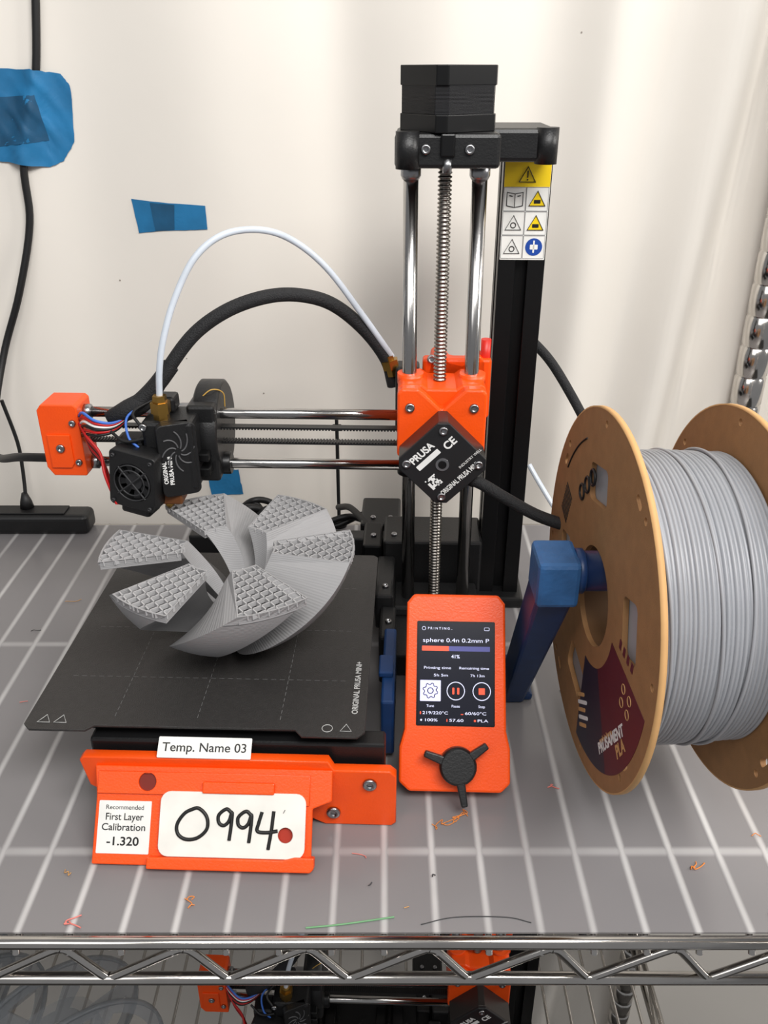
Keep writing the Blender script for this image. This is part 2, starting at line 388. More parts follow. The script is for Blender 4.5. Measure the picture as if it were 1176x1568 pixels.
    for a,l in ((160,20),(36,20),(-80,22)):
        dx,dy=math.cos(rad(a)),math.sin(rad(a))
        px,py=-dy,dx
        pts=[(kc[0]+dx*7+px*2.6,kc[1]+dy*7+py*2.6),(kc[0]+dx*7-px*2.6,kc[1]+dy*7-py*2.6),(kc[0]+dx*l-px*1.8,kc[1]+dy*l-py*1.8),(kc[0]+dx*l+px*1.8,kc[1]+dy*l+py*1.8)]
        pts=pts[::-1]
        prism(g,'knob_prong',pts,FL,5,10,BLACKP,.8)
    # blue bracket next to lcd
    box(g,'blue_bracket',0,8,388,462,6,46,BLUEP,1.5)
    box(g,'blue_bracket_lug',-2,7,410,428,46,50,BLUEP,1)
    # ---- column base
    box(g,'column_base',-2,70,470,556,0,18,BLACKP,2)
    box(g,'column_rear_block',-4,70,556,598,0,58,BLACKP,2)
    box(g,'column_foot',2,104,556,620,0,9,BLACKP,2)
    box(g,'z_bottom_block',4,66,516,552,18,26,BLACKP,2)
    box(g,'base_side_cover',-4,7,462,500,0,38,BLACKP,2)
    box(g,'base_side_cap',-8,5,500,556,18,46,BLACKP,2)
    box(g,'electronics_box',-24,8,602,650,4,48,BLACKP,2)
    box(g,'power_inlet',-20,-5,560,598,20,52,BLACKM,2)
    for p in ((-1,512,46),(2,480,38),(-14,612,48),(0,612,48),(-12,575,52),(4,566,58)): screw(g,'base_screw',p,(0,0,1),2.2)
    # ---- extrusion column with T slots
    ex0,ex1,ey0,ey1=70,100,566,596
    prof=[(0,0),(11,0),(11,2.5),(8,2.5),(8,6),(11,8.5),(19,8.5),(22,6),(22,2.5),(19,2.5),(19,0),(30,0)]
    full=[]
    for k in range(4):
        full+= [(x+15,y+15) for x,y in rotp([(p[0]-15,p[1]-15) for p in prof[:-1]],90*k)]
    prism(g,'z_extrusion',[(x+ex0,y+ey0) for x,y in full],frame((0,0,0),(1,0,0),(0,0,1)),0,336,ALU,.3)
    FW=frame(((ex0+ex1)/2,ey0-.1,0),(1,0,0),(0,-1,0))
    plate(g,'label_backing',rrect(-14.3,262,14.3,321,.5),[],FW,0,.3,LABELW)
    plate(g,'label_warning_header',rrect(-14.2,306,14.2,320.8,.5),[],FW,.3,.4,YELLOW)
    def tri(cx,cy,s): return [(cx-s,cy-s*.8,.6),(cx+s,cy-s*.8,.6),(cx,cy+s*.95,.6)]
    tube(g,'label_warning_triangle',[tri(0,313,5)],.45,INK,smooth=False,f=FW,cyc=True)
    plate(g,'label_exclaim',rrect(-.4,311.5,.4,315.5,.2),[],FW,.4,.6,INK); plate(g,'label_exclaim',circ(0,310.3,.5,10),[],FW,.4,.6,INK)
    for x in (-7,7):
        for y in (299,284.5,270):
            tube(g,'label_cell',[[(a,b_,.45) for a,b_ in rrect(x-6.8,y-7,x+6.8,y+7,.3)]],.16,mat('label_line_grey',(150,150,150),.5),smooth=False,f=FW,cyc=True)
    for x,y in ((7,299),(7,284.5)):
        plate(g,'label_yellow_triangle',[(p[0],p[1]) for p in tri(x,y,5)],[],FW,.35,.5,YELLOW)
        tube(g,'label_triangle',[tri(x,y,5)],.4,INK,smooth=False,f=FW,cyc=True)
        plate(g,'label_glyph',rrect(x-2,y-2.6,x+2,y-.4,.3),[],FW,.5,.7,INK)
    for x,y in ((-7,284.5),(-7,270)):
        tube(g,'label_triangle',[tri(x,y,5)],.3,INK,smooth=False,f=FW,cyc=True)
        tube(g,'label_glyph',[[(a,b_,.5) for a,b_ in circ(x,y-1.2,1.6,12)]],.3,INK,smooth=False,f=FW,cyc=True)
    tube(g,'label_book',[[(-12,295,.5),(-7,294,.5),(-7,302,.5),(-12,303,.5),(-12,295,.5)],[(-2,295,.5),(-7,294,.5),(-7,302,.5),(-2,303,.5),(-2,295,.5)],[(-10.5,301,.5),(-8.5,300.6,.5)],[(-5.5,300.6,.5),(-3.5,301,.5)]],.3,INK,smooth=False,f=FW)
    plate(g,'label_blue_disc',circ(7,270,5.4,28),[],FW,.35,.5,BLUEL)
    plate(g,'label_plug',rrect(4.5,268.5,9.5,271.5,.5),[],FW,.5,.6,LABELW); plate(g,'label_plug',rrect(6.4,266.5,7.4,274,.2),[],FW,.5,.6,LABELW)
    # ---- z axis
    cx=34.5; cy=532; ct=cx-1.5
    for dx in (-20,20):
        cyl(g,'z_smooth_rod',(cx+dx+.5,cy,24),(cx+dx-1.5,cy,325),4.6,STEEL)
        lathe(g,'rod_collar',(ct+dx,cy,314),Z,[(0,5),(2,6),(9,6)],SCREW)
    prof=[];z=0
    while z<300:
        prof+=[(z,3.2),(z+.5,4.2),(z+1.2,4.2),(z+1.7,3.2)]; z+=2.4
    lathe(g,'leadscrew',(cx-.4,cy,24),(-.004,0,1),prof,THREAD,seg=16)
    # top bracket
    box(g,'z_top_bracket',ct-29,ct+29,506,562,322,340,BLACKP,2.2)
    box(g,'bracket_clamp_arm',ct+25,97,534,600,323,341,BLACKP,2.5)
    cyl(g,'bracket_boss',(ct-22,506,322),(ct-22,506,341),6.5,BLACKP); cyl(g,'bracket_boss',(91,537,322),(91,537,341.5),6.5,BLACKP)
    box(g,'bracket_notch_cover',ct-4,ct+4,503.5,508,328,340,BLACKM,1)
    for dx in (-12,12): screw(g,'bracket_screw',(ct+dx,505.6,332),(0,-1,0),2.7)
    cyl(g,'shaft_coupler',(ct,506.5,320),(ct,506.5,327),2.6,SCREW)
    # z motor
    def oct_(s,c): return [(-s+c,-s),(s-c,-s),(s,-s+c),(s,s-c),(s-c,s),(-s+c,s),(-s,s-c),(-s,-s+c)]
    FM=frame((ct+.3,cy-2,0),(math.cos(rad(36)),math.sin(rad(36)),0),(0,0,1))
    prism(g,'z_motor_lower_cap',oct_(21.1,4.5),FM,340,349,BLACKM,.5)
    prism(g,'z_motor_core',oct_(20.9,5.5),FM,349,364,LAMIN,.2)
    prism(g,'z_motor_upper_cap',oct_(21.1,4.5),FM,363,373,BLACKM,.5)
    # ---- z/x carriage
    pl=[(-28,-4),(-20,-24),(20,-24),(28,-4),(28,36),(25,39),(13,39),(9,36),(-9,36),(-13,39),(-25,39),(-28,36)]
    FC=frame((cx,508,156),(1,0,0),(0,-1,0))
    prism(g,'x_carriage_body',pl,FC,-40,-6,ORANGE,1.5)
    pl2=[(-28,-6),(-28,36),(-25,39),(-15,39),(0,25),(15,39),(25,39),(28,36),(28,-6),(15,-14),(-15,-14)]
    prism(g,'x_carriage_face',pl2[::-1],FC,-6,3,ORANGE,1.5)
    for dx in (-20,20):
        screw(g,'carriage_screw',(cx+dx,504.8,183),(0,-1,0),3)
        lathe(g,'linear_bearing',(cx+dx,cy,126),Z,[(0,8),(6,8.5)],BLACKP)
        cyl(g,'carriage_rod_boss',(cx+dx,cy,190),(cx+dx,cy,197),8.5,ORANGE)
    FX=frame((cx+.5,508,154),(math.cos(rad(45)),0,math.sin(rad(45))),(0,-1,0))
    prism(g,'x_motor_body',oct_(21,4),FX,-3,22,mat('motor_case_grey',(70,66,64),.35,metal=.7),.5)
    prism(g,'x_motor_plate',oct_(21.5,5),FX,22,24.5,PLATEB,.5)
    for a,b_ in ((-15.7,-15.7),(15.7,-15.7),(15.7,15.7),(-15.7,15.7)): screw(g,'motor_screw',FX@V((a,b_,24.3)),(0,-1,0),2.8)
    cyl(g,'motor_bearing_ring',FX@V((0,0,24.3)),FX@V((0,0,25.3)),4.2,SCREW); cyl(g,'motor_bearing',FX@V((0,0,25.1)),FX@V((0,0,25.8)),2.6,BLACKM)
    FX2=frame((cx+.5,483.3,154),(math.cos(rad(45)),0,math.sin(rad(45))),(0,-1,0))
    text(g,'motor_plate_text','PRUSA',FX2,-4,14,6.5,WHITE,'CENTER',0,fit=18,z=.3,bold=.2)
    plate(g,'motor_plate_label',rrect(-13,6.5,5,10,.4),[],FX2,.1,.3,WHITE)
    text(g,'motor_plate_text','ORIGINAL PRUSA MINI',FX2,1,-14.5,4.5,WHITE,'CENTER',0,fit=30,z=.3,bold=.1)
    text(g,'motor_plate_text','CE',FX2,13,7,7,WHITE,'CENTER',0,z=.3,bold=.2)
    text(g,'motor_plate_text','INDUSTRY WELL',FX2,6,-9,2.4,WHITE,'LEFT',0,z=.3)
    qv=[];qf=[]
    for i in range(9):
        for j in range(9):
            if random.random()<.6 or i in(0,8) and j in(0,8):
                x=-16+i*.9;y=-9+j*.9; k=len(qv)
                for a,b_ in ((0,0),(.9,0),(.9,.9),(0,.9)): qv.append(FX2@V((x+a,y+b_,.2)))
                qf.append((k,k+1,k+2,k+3))
    mesh(g,'motor_plate_code',qv,qf,WHITE)
    # extruder behind
    box(g,'extruder_body',cx-12,cx+34,552,562,158,200,ORANGE,2)
    prism(g,'extruder_idler',[(-10,30),(30,30),(30,46),(26,50),(14,44),(6,46),(0,53),(-6,50)],frame((cx,556,152),(1,0,0),(0,-1,0)),-14,4,ORANGE,1)
    screw(g,'extruder_screw',(cx-6,551,200),(0,-1,.3),3)
    cyl(g,'extruder_lever',(cx+30,558,188),(cx+30,558,212),3.4,mat('red_lever',(215,40,25),.4))
    lathe(g,'brass_coupler',(3,553,188),(-.25,0,1),[(0,4),(5,4),(5,6),(11,6),(11,3.6),(14,3.6)],BRASS,seg=6,smooth=False)
    box(g,'extruder_bracket',cx-30,cx-14,545,562,150,196,BLACKP,2)
    # ---- x axis
    yx=515
    for z in (174,139): cyl(g,'x_smooth_rod',(-212,yx,z),(12,yx,z),3.4,STEEL)
    for z in (165,154.5):
        box(g,'x_belt',-205,12,yx-3,yx+3,z-.6,z+.6,BLACKP,0)
        vs=[];fs=[];x=-200
        while x<8:
            zz_=z-1.3 if z>160 else z+.5
            i=len(vs); vs+=[(x,yx-3,zz_),(x+1.1,yx-3,zz_),(x+1.1,yx+3,zz_),(x,yx+3,zz_),(x,yx-3,zz_+.8),(x+1.1,yx-3,zz_+.8),(x+1.1,yx+3,zz_+.8),(x,yx+3,zz_+.8)]
            fs+=[tuple(i+q for q in f_) for f_ in BF]; x+=2
        mesh(g,'belt_teeth',vs,fs,BLACKP)
    FE=frame((-206,502,158),(1,0,0),(0,-1,0))
    prism(g,'x_end_block',[(-16,-18),(-12,-24),(9,-24),(10,-23),(10,23),(8,25),(-13,25),(-16,21)],FE,-24,0,ORANGE,1.6)
    prism(g,'x_end_pad',[(-12,-18),(1,-18),(3,-15),(3,5),(-12,5)],FE,0,1.2,ORANGE,.5)
    for a,b_ in ((6,13),(6,-14)): screw(g,'x_end_screw',FE@V((a,b_,0)),(0,-1,0),2.2)
    screw(g,'x_end_screw',FE@V((-4,-4,1)),(0,-1,0),2.8)
    for z in (174,139): lathe(g,'x_rod_cap',(-197,yx,z),(1,0,0),[(0,5),(5,5),(6,3.6)],SCREW,seg=20)
    # ---- print head
    box(g,'head_carriage',-126,-108,500,534,132,184,BLACKP,2)
    lathe(g,'blower_fan_body',(-124,528,160),(1,0,0),[(0,29),(1.5,31),(15,31),(16.5,29)],BLACKP,seg=40)
    lathe(g,'rod_bearing',(-134,yx,174),(1,0,0),[(0,6),(1,6.5),(17,6.5),(18,6)],SCREW)
    lathe(g,'rod_bearing',(-120,yx,139),(1,0,0),[(0,7),(1,7.5),(16,7.5),(17,7)],BLACKM)
    box(g,'head_body',-150,-118,482,512,134,180,BLACKP,2.5)
    box(g,'head_rib',-126,-112,490,512,150,156,BLACKM,1); box(g,'head_rib',-126,-112,490,512,140,146,BLACKM,1)
    Rf=Matrix.Rotation(rad(-14),3,'Z')@Matrix.Rotation(rad(8),3,'Y')
    fc=V((-154,478,145.5))
    FFN=frame(fc+Rf@V((0,-8,0)),Rf@V((1,0,0)),Rf@V((0,-1,0)))
    plate(g,'heatsink_fan_frame',rrect(-15,-18.5,15,18.5,2.5),[circ(0,-1,13,32)],FFN,-14,0,BLACKP,.5)
    box(g,'heatsink_fan_back',-168.5,-139.5,480,486,127,164,BLACKM,2,R=Rf)
    cyl(g,'fan_motor_hub',FFN@V((0,-1,-6)),FFN@V((0,-1,-2)),5.5,DGREY)
    for k in range(9):
        a=k*40; pl_=rotp([(5,-1.2),(12.4,-3.4),(12.4,1.4),(5,1.2)],a,0,-1)
        prism(g,'fan_blade',pl_,FFN,-5,-4,DGREY,0)
    tube(g,'fan_guard',[[(a,b_,.2) for a,b_ in circ(0,-1,r,28)] for r in (12,8.5)],.5,DGREY,smooth=False,f=FFN,cyc=True)
    tube(g,'fan_guard_spokes',[[(0,-1,.2),(13*math.cos(rad(a)),-1+13*math.sin(rad(a)),.2)] for a in (45,135,225,315)],.6,DGREY,smooth=False,f=FFN)
    for a,b_ in ((-12.5,15.5),(12.5,15.5),(-12.5,-16),(12.5,-16)): screw(g,'fan_screw',FFN@V((a,b_,-.3)),Rf@V((0,-1,0)),1.3,DGREY)
    box(g,'fan_duct',-166,-146,474,490,120,129,BLACKP,2,R=Rf)
    sw=frame((-128,480.5,158),(math.cos(rad(24)),math.sin(rad(24)),0),(math.sin(rad(24)),-math.cos(rad(24)),0))
    prism(g,'swirl_cover',rrect(-12,-26,12,22,4),sw,-5,1,BLACKP,.6)
    sp=[]
    for k in range(8):
        sp.append([((2+i*1.35)*math.cos(rad(k*45+i*9)),4+(2+i*1.35)*math.sin(rad(k*45+i*9))*1.35,1.2) for i in range(7)])
    tube(g,'swirl_ribs',sp,.5,mat('mid_grey_plastic',(78,78,80),.5),f=sw)
    text(g,'head_brand_text','ORIGINAL',sw,-9.2,-9,3.6,WHITE,'CENTER',90,fit=15,z=1.2,bold=.08)
    text(g,'head_brand_text','PRUSA MINI',sw,-5.6,-8,3.6,WHITE,'CENTER',90,fit=19,z=1.2,bold=.08)
    lathe(g,'push_fit_coupler',(-138,489,178),Z,[(0,5),(6,5),(6,6.2),(13,6.2),(13,4.6),(17,4.2)],BRASS,seg=6,smooth=False)
    box(g,'heater_block',-147,-129,480,494,125,133,KAPTON,1)
    lathe(g,'nozzle',(-139,486,119.5),Z,[(0,.6),(3,3),(6,3)],BRASS,seg=12)
    box(g,'fan_shroud',-168,-150,482,500,128,168,BLACKP,3)
    box(g,'cable_anchor',-146,-132,498,512,180,190,BLACKP,2)
    screw(g,'head_screw',(-148,481.5,177),(0,-1,0),2.4); screw(g,'head_screw',(-121,499.5,176),(0,-1,0),2.4)
    rw=[];bw=[]
    for k in range(7):
        o=k*1.9
        rw.append([(-197+o*.4,504,171-o),(-188,492+o*.4,166-o*1.2),(-179+o*.2,486,157-o),(-175+o*.3,478,146-o),(-169+o*.3,474,128)])
        bw.append([(-197,506,174-o*1.4),(-189,494,181-o*1.5),(-179,488,178-o),(-168,492,176-o*.5),(-154,500,184)])
    tube(g,'red_wires',[rw[i] for i in (0,1,3,4)],.95,REDW); tube(g,'black_wires',[rw[2],rw[5],bw[3],bw[5]],.95,CABLE)
    tube(g,'blue_wire',[bw[0]],.9,BLUEW); tube(g,'head_red_wires',[bw[1],bw[4]],.9,REDW); tube(g,'white_wire',[bw[2]],.8,WHITE)
    tube(g,'yellow_wire',[(-120,512,184),(-112,514,190),(-106,520,186),(-106,522,176)],.4,mat('tan_wire',(190,150,70),.5))
    tube(g,'head_wire_loop',[[(-150,500,186),(-160,490,180),(-158,482,170),(-152,480,164)]],.8,BLUEW)
    tube(g,'head_black_loop',[[(-146,500,188),(-155,488,184),(-150,482,178)],[(-170,486,172),(-160,480,168),(-148,480,170)]],1.0,CABLE)
    lathe(g,'sleeve_end',(-174,496,176),(1,.25,.45),[(0,5),(14,6.5),(22,6.5),(28,5)],SLEEVE)
    tube(g,'sleeve_root',[(-160,499,182),(-150,502,190),(-142,505,198),(-134,508,208)],5.4,SLEEVE)
    # ---- hoses
    tube(g,'ptfe_hose',[(-138,489,193),(-136,489,210),(-132,490,228),(-124,495,251),(-111,500,274),(-95,507,286),(-75,514,288),(-57,522,281),(-38,532,263),(-18,543,233),(2,553,201)],2.0,PTFE)
    tube(g,'braided_hose',[(-146,503,190),(-135,507,207),(-118,512,227),(-97,517,240.5),(-74,524,247),(-54,532,246),(-35,541,238),(-16,549,220),(-2,554,199),(3,556,180)],4.4,SLEEVE)
    tube(g,'x_motor_cable',[(46,494,142),(60,488,139),(75,480,133),(95,470,126),(118,462,122),(150,470,110)],3.8,SLEEVE)
    lathe(g,'cable_gland',(46,497,143),(.8,-.3,-.2),[(0,4),(4,6),(12,6),(15,4.5)],BLACKP)
    tube(g,'column_cable',[(92,600,205),(103,606,196),(118,606,180),(135,600,155),(150,590,130)],3.6,SLEEVE)
    return g
printer()
printer(off=(50,-18,-542))

# ------------------------------------------------------------ printed impeller
def impeller():
    c=V((-92,438,59.2)); g=G('printed_impeller',o=c)
    R=76;H=60;nz=26
    def Ro(z): return max(13,math.sqrt(max(0,R*R-(R-z-1)**2)))
    def Ri(z): return 27*math.sqrt(max(0,(z-16)/(H-16))) if z>16 else .5
    tops=[2,58,117,178,238,298]
    no_=7; ni=4; Hs=H-5
    for bi,a0 in enumerate(tops):
        vs=[];fs=[]
        def ring(z):
            t=1-z/H
            ph=a0-64*t-3*t
            w=31+9*t
            ro=Ro(z); ri=max(.5,min(Ri(z),ro-4)); p=[]
            for i in range(no_):
                a=rad(ph-w/2+w*i/(no_-1)); p.append((ro*math.cos(a),ro*math.sin(a)))
            for i in range(ni):
                a=rad(ph+w/2-w*i/(ni-1)); p.append((ri*math.cos(a),ri*math.sin(a)))
            return p
        n=no_+ni
        for j in range(nz+1):
            z=Hs*j/nz; vs+=[(c.x+x,c.y+y,c.z+z) for x,y in ring(z)]
        for j in range(nz):
            for i in range(n): fs.append((j*n+i,j*n+(i+1)%n,(j+1)*n+(i+1)%n,(j+1)*n+i))
        fs.append(tuple(reversed(range(n))))
        ob=mesh(g,'blade',vs,fs,GREYP,smooth=True)
        mo=ob.modifiers.new('es','EDGE_SPLIT'); mo.split_angle=rad(45)
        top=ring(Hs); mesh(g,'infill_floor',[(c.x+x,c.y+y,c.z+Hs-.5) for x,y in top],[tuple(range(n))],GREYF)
        tp=ring(H); vs=[];fs=[]
        cxm=sum(p[0] for p in tp)/n; cym=sum(p[1] for p in tp)/n
        t0_=ring(Hs)
        for (x,y),(xb,yb) in zip(tp,t0_):
            dx,dy=cxm-x,cym-y; l=math.hypot(dx,dy); k=1.1/l
            vs+=[(c.x+xb,c.y+yb,c.z+Hs),(c.x+x,c.y+y,c.z+H),(c.x+x+dx*k,c.y+y+dy*k,c.z+H),(c.x+x+dx*k,c.y+y+dy*k,c.z+Hs-.4)]
        for i in range(n):
            j=(i+1)%n
            for q in range(3): fs.append((i*4+q,j*4+q,j*4+q+1,i*4+q+1))
        mesh(g,'blade_rim',vs,fs,GREYP)
        conv=tp[:no_]+[tp[no_],tp[-1]]
        vs=[];fs=[]
        for ang in (38,128):
            dx,dy=math.cos(rad(ang)),math.sin(rad(ang)); nx_,ny_=-dy,dx
            for k in range(-20,21):
                ox,oy=nx_*k*5.4,ny_*k*5.4; t0,t1=-200,200;ok=True
                for i in range(len(conv)):
                    p=conv[i];q=conv[(i+1)%len(conv)]
                    ex,ey=q[0]-p[0],q[1]-p[1]; inx,iny=-ey,ex
                    den=inx*dx+iny*dy; num=inx*(p[0]-ox)+iny*(p[1]-oy)
                    if abs(den)<1e-9:
                        if num>0: ok=False;break
                        continue
                    t=num/den
                    if den>0: t0=max(t0,t)
                    else: t1=min(t1,t)
                if ok and t1-t0>1:
                    i=len(vs);w=.36
                    for zz in (Hs+2.2,H-.1):
                        for t,s in ((t0,-w),(t1,-w),(t1,w),(t0,w)):
                            vs.append((c.x+ox+dx*t+nx_*s,c.y+oy+dy*t+ny_*s,c.z+zz))
                    fs+=[tuple(i+q for q in f_) for f_ in BF]
        mesh(g,'infill_ribs',vs,fs,GREYR)
    lathe(g,'hub',c,Z,[(0,13),(3,20),(8,22),(13,18),(18,9),(20,1)],GREYP,seg=40)
impeller()

# ------------------------------------------------------------ spool
def spool(off=(0,0,0)):
    g=G('filament_spool',o=(112,380,123),rot=2.4,off=off)
    def FS(x): return frame((x,380,123),(0,-1,0),(-1,0,0))
    holes=[circ(0,0,27,40)]
    for a in (17,103,190,257):
        holes.append(rotp([(p[0]+60,p[1]) for p in rrect(-10,-15,10,15,4)],a))
    for a in range(0,360,45): holes.append(circ(93*math.cos(rad(a+8)),93*math.sin(rad(a+8)),2,10))
    for a in (60,150,240,330): holes.append(rotp([(p[0]+90,p[1]) for p in rrect(-2,-4,2,4,1.8)],a))
    for x in (112,179):
        F=FS(x)
        plate(g,'cardboard_flange',circ(0,0,100,96),holes,F,-1.4,1.4,CARD)
        lathe(g,'flange_rim',(x-1.5,380,123),(1,0,0),[(0,99.4),(0,100.2),(3.0,100.2),(3.0,99.4)],CARDE,seg=96,caps=False)
    prof=[(0,29),(0,70)]
    x=.8
    while x<61.5:
        r=76+random.uniform(-.2,.2)+(.8*math.sin(x*.07))
        prof+=[(x,r-1.3),(x+.3,r-.35),(x+1.05,r+.15),(x+1.8,r-.35),(x+2.1,r-1.3)]; x+=2.15
    prof+=[(64,70),(64,29)]
    lathe(g,'filament_winding',(113.6,380,123),(1,0,0),prof,FILA,seg=110,caps=False)
    st=[]
    for a0,sg in ((6,1),(30,.8),(52,-1)):
        st.append([(113.7+a0+sg*a,380-77*math.cos(rad(t)),123+77*math.sin(rad(t))) for a,t in zip([0,1,2,3,4,5.5,7,8,9,9.5],[150,120,90,60,30,0,-30,-60,-90,-120])])
    tube(g,'stray_strand',st,.9,FILA)
    lathe(g,'cardboard_core',(111,380,123),(1,0,0),[(0,27.2),(69,27.2),(69,29),(0,29),(0,27.2)],mat('core_card',(110,78,48),.7),seg=48,caps=False)
    F=FS(112)
    def sector(r0,r1,a0,a1): return circ(0,0,r1,20,a0,a1)+circ(0,0,r0,20,a1,a0)
    plate(g,'maroon_sticker',sector(38,91,-52,-4),[],F,1.45,1.6,MAROON)
    plate(g,'navy_sticker',sector(38,91,-88,-52),[],F,1.45,1.6,NAVY)
    text(g,'sticker_text','PLA',F,70,-42,9,CARDE,'CENTER',58,z=1.75,bold=.3)
    text(g,'sticker_text','PRUSAMENT',F,56,-49,8,WHITE,'CENTER',54,fit=46,z=1.75,bold=.25)
    text(g,'sticker_text','made in house',F,49,-53,4,CARDE,'CENTER',54,z=1.75,bold=.1)
    for i in range(5): plate(g,'sticker_bars',rotp(rrect(0,i*4.2,14+4*(i%2),i*4.2+2.2,1),36,8,-82),[],F,1.62,1.75,WHITE if i%2 else CARDE)
    tube(g,'sticker_icons',[[(a,b_,1.7) for a,b_ in circ(62+(i%2)*9,-12-(i//2)*8,2.4,14)] for i in range(4)],.22,CARDE,smooth=False,f=F,cyc=True)
    for i in range(3):
        tube(g,'flange_icons',[[(a,b_,1.6) for a,b_ in circ(-40+i*8,42+i*8,4.2,18)]],.8,INK,smooth=False,f=F,cyc=True)
    for i in range(4):
        plate(g,'flange_marks',rrect(48+i*6,2,51+i*6,7,.3),[],F,1.45,1.6,MAROON)
    for i in range(9):
        plate(g,'flange_code',rotp(rrect(0,i*2.4,14,i*2.4+1.3,.1),-20,-78,14),[],F,1.45,1.6,INK)
        plate(g,'flange_code',rotp(rrect(0,i*2.6,16-2*(i%3),i*2.6+1.3,.1),20,-74,-56),[],F,1.45,1.6,INK)
    tube(g,'flange_arc_mark',[[(a,b_,1.6) for a,b_ in circ(0,0,84,14,120,150)]],.5,INK,f=F)
    return g
spool(); spool(off=(62,-20,-542))

def clear_spool(x,y,z,r,rot):
    g=G('clear_spool',o=(x,y,z),rot=rot)
    for dx in (-28,28):
        F=frame((x+dx,y,z),(0,-1,0),(-1,0,0))
        holes=[circ(0,0,r*.2,20)]
        for a in range(0,360,60): holes.append(circ(0,0,r*.85,10,a+8,a+52)+circ(0,0,r*.35,10,a+48,a+12))
        plate(g,'clear_flange',circ(0,0,r,48),holes,F,-1.2,1.2,CLEAR)
        lathe(g,'clear_rim',(x+dx-2,y,z),(1,0,0),[(0,r-3),(0,r),(4,r),(4,r-3),(0,r-3)],CLEAR,seg=48,caps=False)
    lathe(g,'clear_core',(x-28,y,z),(1,0,0),[(0,r*.5),(56,r*.5)],CLEAR,seg=40,caps=False)
clear_spool(-300,470,-540+90,88,-50); clear_spool(-420,500,-540+90,88,-35)

def holder(off=(0,0,0)):
    g=G('spool_holder',o=(88,400,0),off=off)
    hull8(g,'leaning_post',[(79,440,.3),(92,440,.3),(92,466,.3),(79,466,.3)],[(79,368,130),(99,368,130),(99,394,130),(79,394,130)],BLUEP,2)
    box(g,'post_head',78,100,366,394,124,150,mat('blue_pla_brushed',(42,86,134),.5,var=.3,vscale=40,bump=.4,bscale=300),2.5)
    box(g,'foot',76,98,442,486,.3,6,BLUEP,2)
    lathe(g,'spindle',(99,380,138.5),(1,0,0),[(0,10.6),(88,10.6),(88,12.4),(92,12.4)],mat('blue_spindle',(16,36,74),.4))
    lathe(g,'spindle_collar',(99,380,138.5),(1,0,0),[(0,12),(4,12),(5,10.6)],BLUEP)
holder(); holder(off=(62,-20,-542))

# ------------------------------------------------------------ wall stuff
CP=[(-249,440),(-252,412),(-262,360),(-280,308),(-284,262),(-300,208),(-319,162)]
def cablex(z):
    for (x0,z0),(x1,z1) in zip(CP,CP[1:]):
        if z1<=z<=z0: return x0+(x1-x0)*(z0-z)/(z0-z1)
    return -999
g=G('power_cable')
tube(g,'cable',[(x,wally(x,z)-4-(0 if z>250 else (262-z)*.12 if z<262 else 0),z) for x,z in CP]+[(-326,675,120),(-317,640,97),(-290,590,110),(-250,535,135),(-220,518,142)],3,CABLE)
g=G('adapter_cable')
tube(g,'cable',[(-327,690,120),(-322,692,80),(-322,690,50),(-322,684,26)],1.6,CABLE)
lathe(g,'plug',(-322,684,20.5),Z,[(0,6),(6,5),(14,2.5)],CABLE)
g=G('hanging_wire')
tube(g,'wire',[(-41,686,2),(-41,688,40),(-41,690,104)],1.6,CABLE); lathe(g,'clip',(-41,686,0.5),Z,[(0,7),(4,6),(9,2.5)],CABLE); box(g,'hook',-45,-37,688,694,92,97,CABLE,1)
def tape(name,pts,m,g=None,lift=.7,jit=.25,follow=False,rings=16):
    g=g or G(name); n=len(pts); cx=sum(p[0] for p in pts)/n; cz=sum(p[1] for p in pts)/n
    def Y(x,z):
        h=lift
        if follow:
            q=abs(x-cablex(z))
            h+=8.5*math.exp(-(q/9)**2)+1.2*max(0,math.sin(x*.35+z*.22))*math.exp(-(q/22)**2)
        return wally(x,z)-h
    vs=[(cx,Y(cx,cz),cz)]
    for r in range(1,rings+1):
        for i,p in enumerate(pts):
            f=r/rings; x=cx+(p[0]-cx)*f; z=cz+(p[1]-cz)*f
            vs.append((x,Y(x,z)-random.uniform(0,jit),z))
    fs=[(0,1+(i+1)%n,1+i) for i in range(n)]
    for r in range(rings-1):
        for i in range(n):
            a=1+r*n+i;b_=1+r*n+(i+1)%n; fs.append((a,b_,b_+n,a+n))
    mesh(g,'tape_strip',vs,fs,m,smooth=True); return g
def dense(p,k=8,j=.4):
    o=[]
    for i in range(len(p)):
        a=p[i];b_=p[(i+1)%len(p)]
        for q in range(k): o.append((a[0]+(b_[0]-a[0])*q/k+random.uniform(-j,j),a[1]+(b_[1]-a[1])*q/k+random.uniform(-j,j)))
    return o
g=tape('blue_tape_patch',dense([(-310,372),(-262,371),(-243,368),(-237,360),(-240,322),(-251,307),(-262,303),(-310,309)]),TAPE,follow=True,jit=.3)
tape('',dense([(-300,352),(-262,354),(-259,322),(-298,318)],8,.2),TAPE2,g=g,lift=1.1,follow=True,jit=.1)
g=tape('blue_tape_patch',dense([(-201,279.5),(-171,277),(-141,275.5),(-141,257.5),(-160,256.5),(-176,256),(-198,253.5)],4,.15),TAPE,jit=.1)
tape('',dense([(-186,277),(-166,275.8),(-168,257),(-184,255.5)],4,.1),TAPE2,g=g,lift=1.0,jit=.05)
tape('blue_tape_patch',dense([(-163,44),(-148,47),(-133,47),(-130,22),(-160,20)]),TAPE)
g=G('power_strip'); box(g,'strip_body',-520,-264,668,692,0.1,19,BLACKP,5,seg=4); box(g,'strip_socket_face',-500,-285,672,688,19,20.4,CABLE,.6)
g=G('cable_bundle')
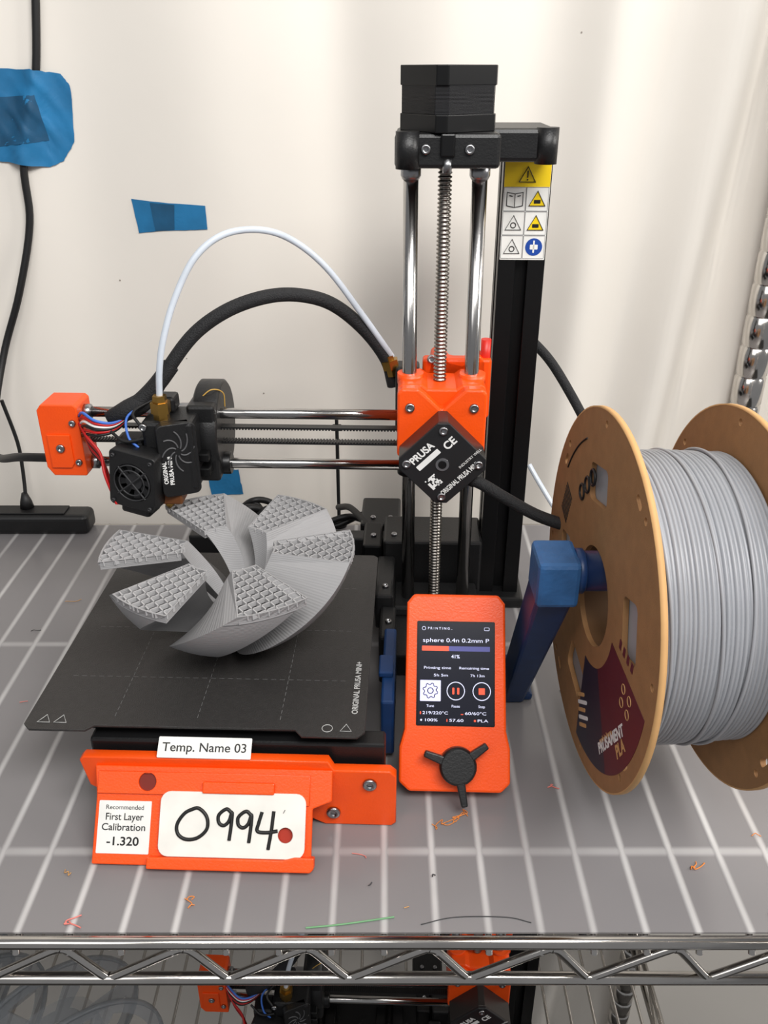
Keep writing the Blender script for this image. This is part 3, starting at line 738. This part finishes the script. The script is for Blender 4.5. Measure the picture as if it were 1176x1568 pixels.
tube(g,'coiled_cables',[[(-140,640,8),(-128,630,28),(-110,628,36),(-85,632,26),(-60,630,12),(-40,620,6)],
 [(-135,650,4),(-120,640,22),(-100,642,40),(-80,650,34),(-50,650,18),(-20,660,25),(0,665,30)],
 [(-128,655,30),(-112,650,44),(-98,655,40),(-80,645,32),(-55,650,22),(-30,655,26),(-5,660,14)],
 [(-130,660,3),(-124,655,30),(-112,650,42),(-104,652,30),(-98,650,10),(-70,640,5),(-30,640,4)],
 [(-40,665,30),(-28,640,42),(-12,600,46),(0,590,40)]],2.8,CABLE)
tube(g,'cable_knot',[[(-125,645,30),(-115,640,42),(-104,645,36),(-110,650,22),(-124,648,28)]],3.6,CABLE)
g=G('white_tube'); tube(g,'tube',[(112,600,100),(120,590,88),(132,575,72),(146,560,58)],2,PTFE)

# scraps
g=G('filament_scraps')
def scrap(cx,cy,m,s=10,n=5,r=.22,q_=1):
    L_=[]
    for q in range(q_):
        x,y=cx,cy;pts=[]
        for i in range(n):
            pts.append((x,y,r+.2+random.uniform(0,1))); x+=random.uniform(-s,s)*.55+ .2*s; y+=random.uniform(-s,s)*.4
        L_.append(pts)
    tube(g,'scrap_strand',L_,r,m)
ORF=mat('orange_scrap',(225,135,60),.5); PKF=mat('pink_scrap',(225,130,120),.5); DKF=mat('dark_scrap',(50,50,52),.5); TL=mat('tan_scrap',(200,150,90),.5); GN=mat('green_scrap',(110,160,115),.5)
for a in ((32,338,ORF,13,7,.22,3),(160,308,ORF,5,6,.3,2),(118,452,DKF,8,8,.25,2),(-166,308,TL,6,5,.25),(-100,290,ORF,5,6,.22,2),(-156,276,PKF,5,6,.35,2),(-17,318,PKF,4),(95,365,PKF,4,6,.3,2),(-215,305,PKF,4),(25,303,DKF,3,3,.3),(-8,298,DKF,3,3,.3),(-262,520,DKF,7,6,.2),(-250,560,TL,5),(-240,440,PKF,4),(190,282,PKF,3),(200,330,ORF,4,4),(-235,372,TL,4),(10,285,TL,3,3)):
    scrap(*a)
tube(g,'green_strand',[(-38,274,.5),(-20,276,.5),(5,280,.5)],.45,GN)
tube(g,'dark_strand',[(18,276,.3),(35,280,.3),(60,280,.3),(72,277,.3)],.25,DKF)

# ------------------------------------------------------------ lights
def area(name,loc,target,size,power,col=(1,1,1),sy=None):
    l=bpy.data.lights.new(name,'AREA'); l.energy=power; l.size=size; l.color=col
    if sy: l.shape='RECTANGLE'; l.size_y=sy
    o=bpy.data.objects.new(name,l); C.objects.link(o); o.location=loc
    o.rotation_euler=(V(target)-V(loc)).to_track_quat('-Z','Y').to_euler()
area('unseen_light',(0.30,-0.20,2.0),(-.03,.65,1.12),.8,14,(1,.985,.96),.35)  # unseen lamp added at a low height so the lower wall is brightest
area('unseen_light',(1.5,0.25,1.9),(0.1,.65,1.15),.5,13.5,(1,.965,.92))  # side lamp out of view, added to rake the wall from the right
area('unseen_light',(-.7,-.9,2.4),(0,.5,1),.9,5.5,(1,.985,.97))
w=bpy.data.worlds.new('room_ambient'); bpy.context.scene.world=w; w.use_nodes=True
w.node_tree.nodes['Background'].inputs[0].default_value=(.88,.89,.92,1); w.node_tree.nodes['Background'].inputs[1].default_value=.28

cam=bpy.data.cameras.new('camera'); co=bpy.data.objects.new('camera',cam); C.objects.link(co)
cam.sensor_fit='VERTICAL'; cam.sensor_height=36; cam.lens=29.92; cam.clip_start=.01
co.location=(0,0,ZS+.370); co.rotation_euler=(rad(90-27.4),0,0)
bpy.context.scene.camera=co
bpy.context.scene.view_settings.view_transform='Standard'
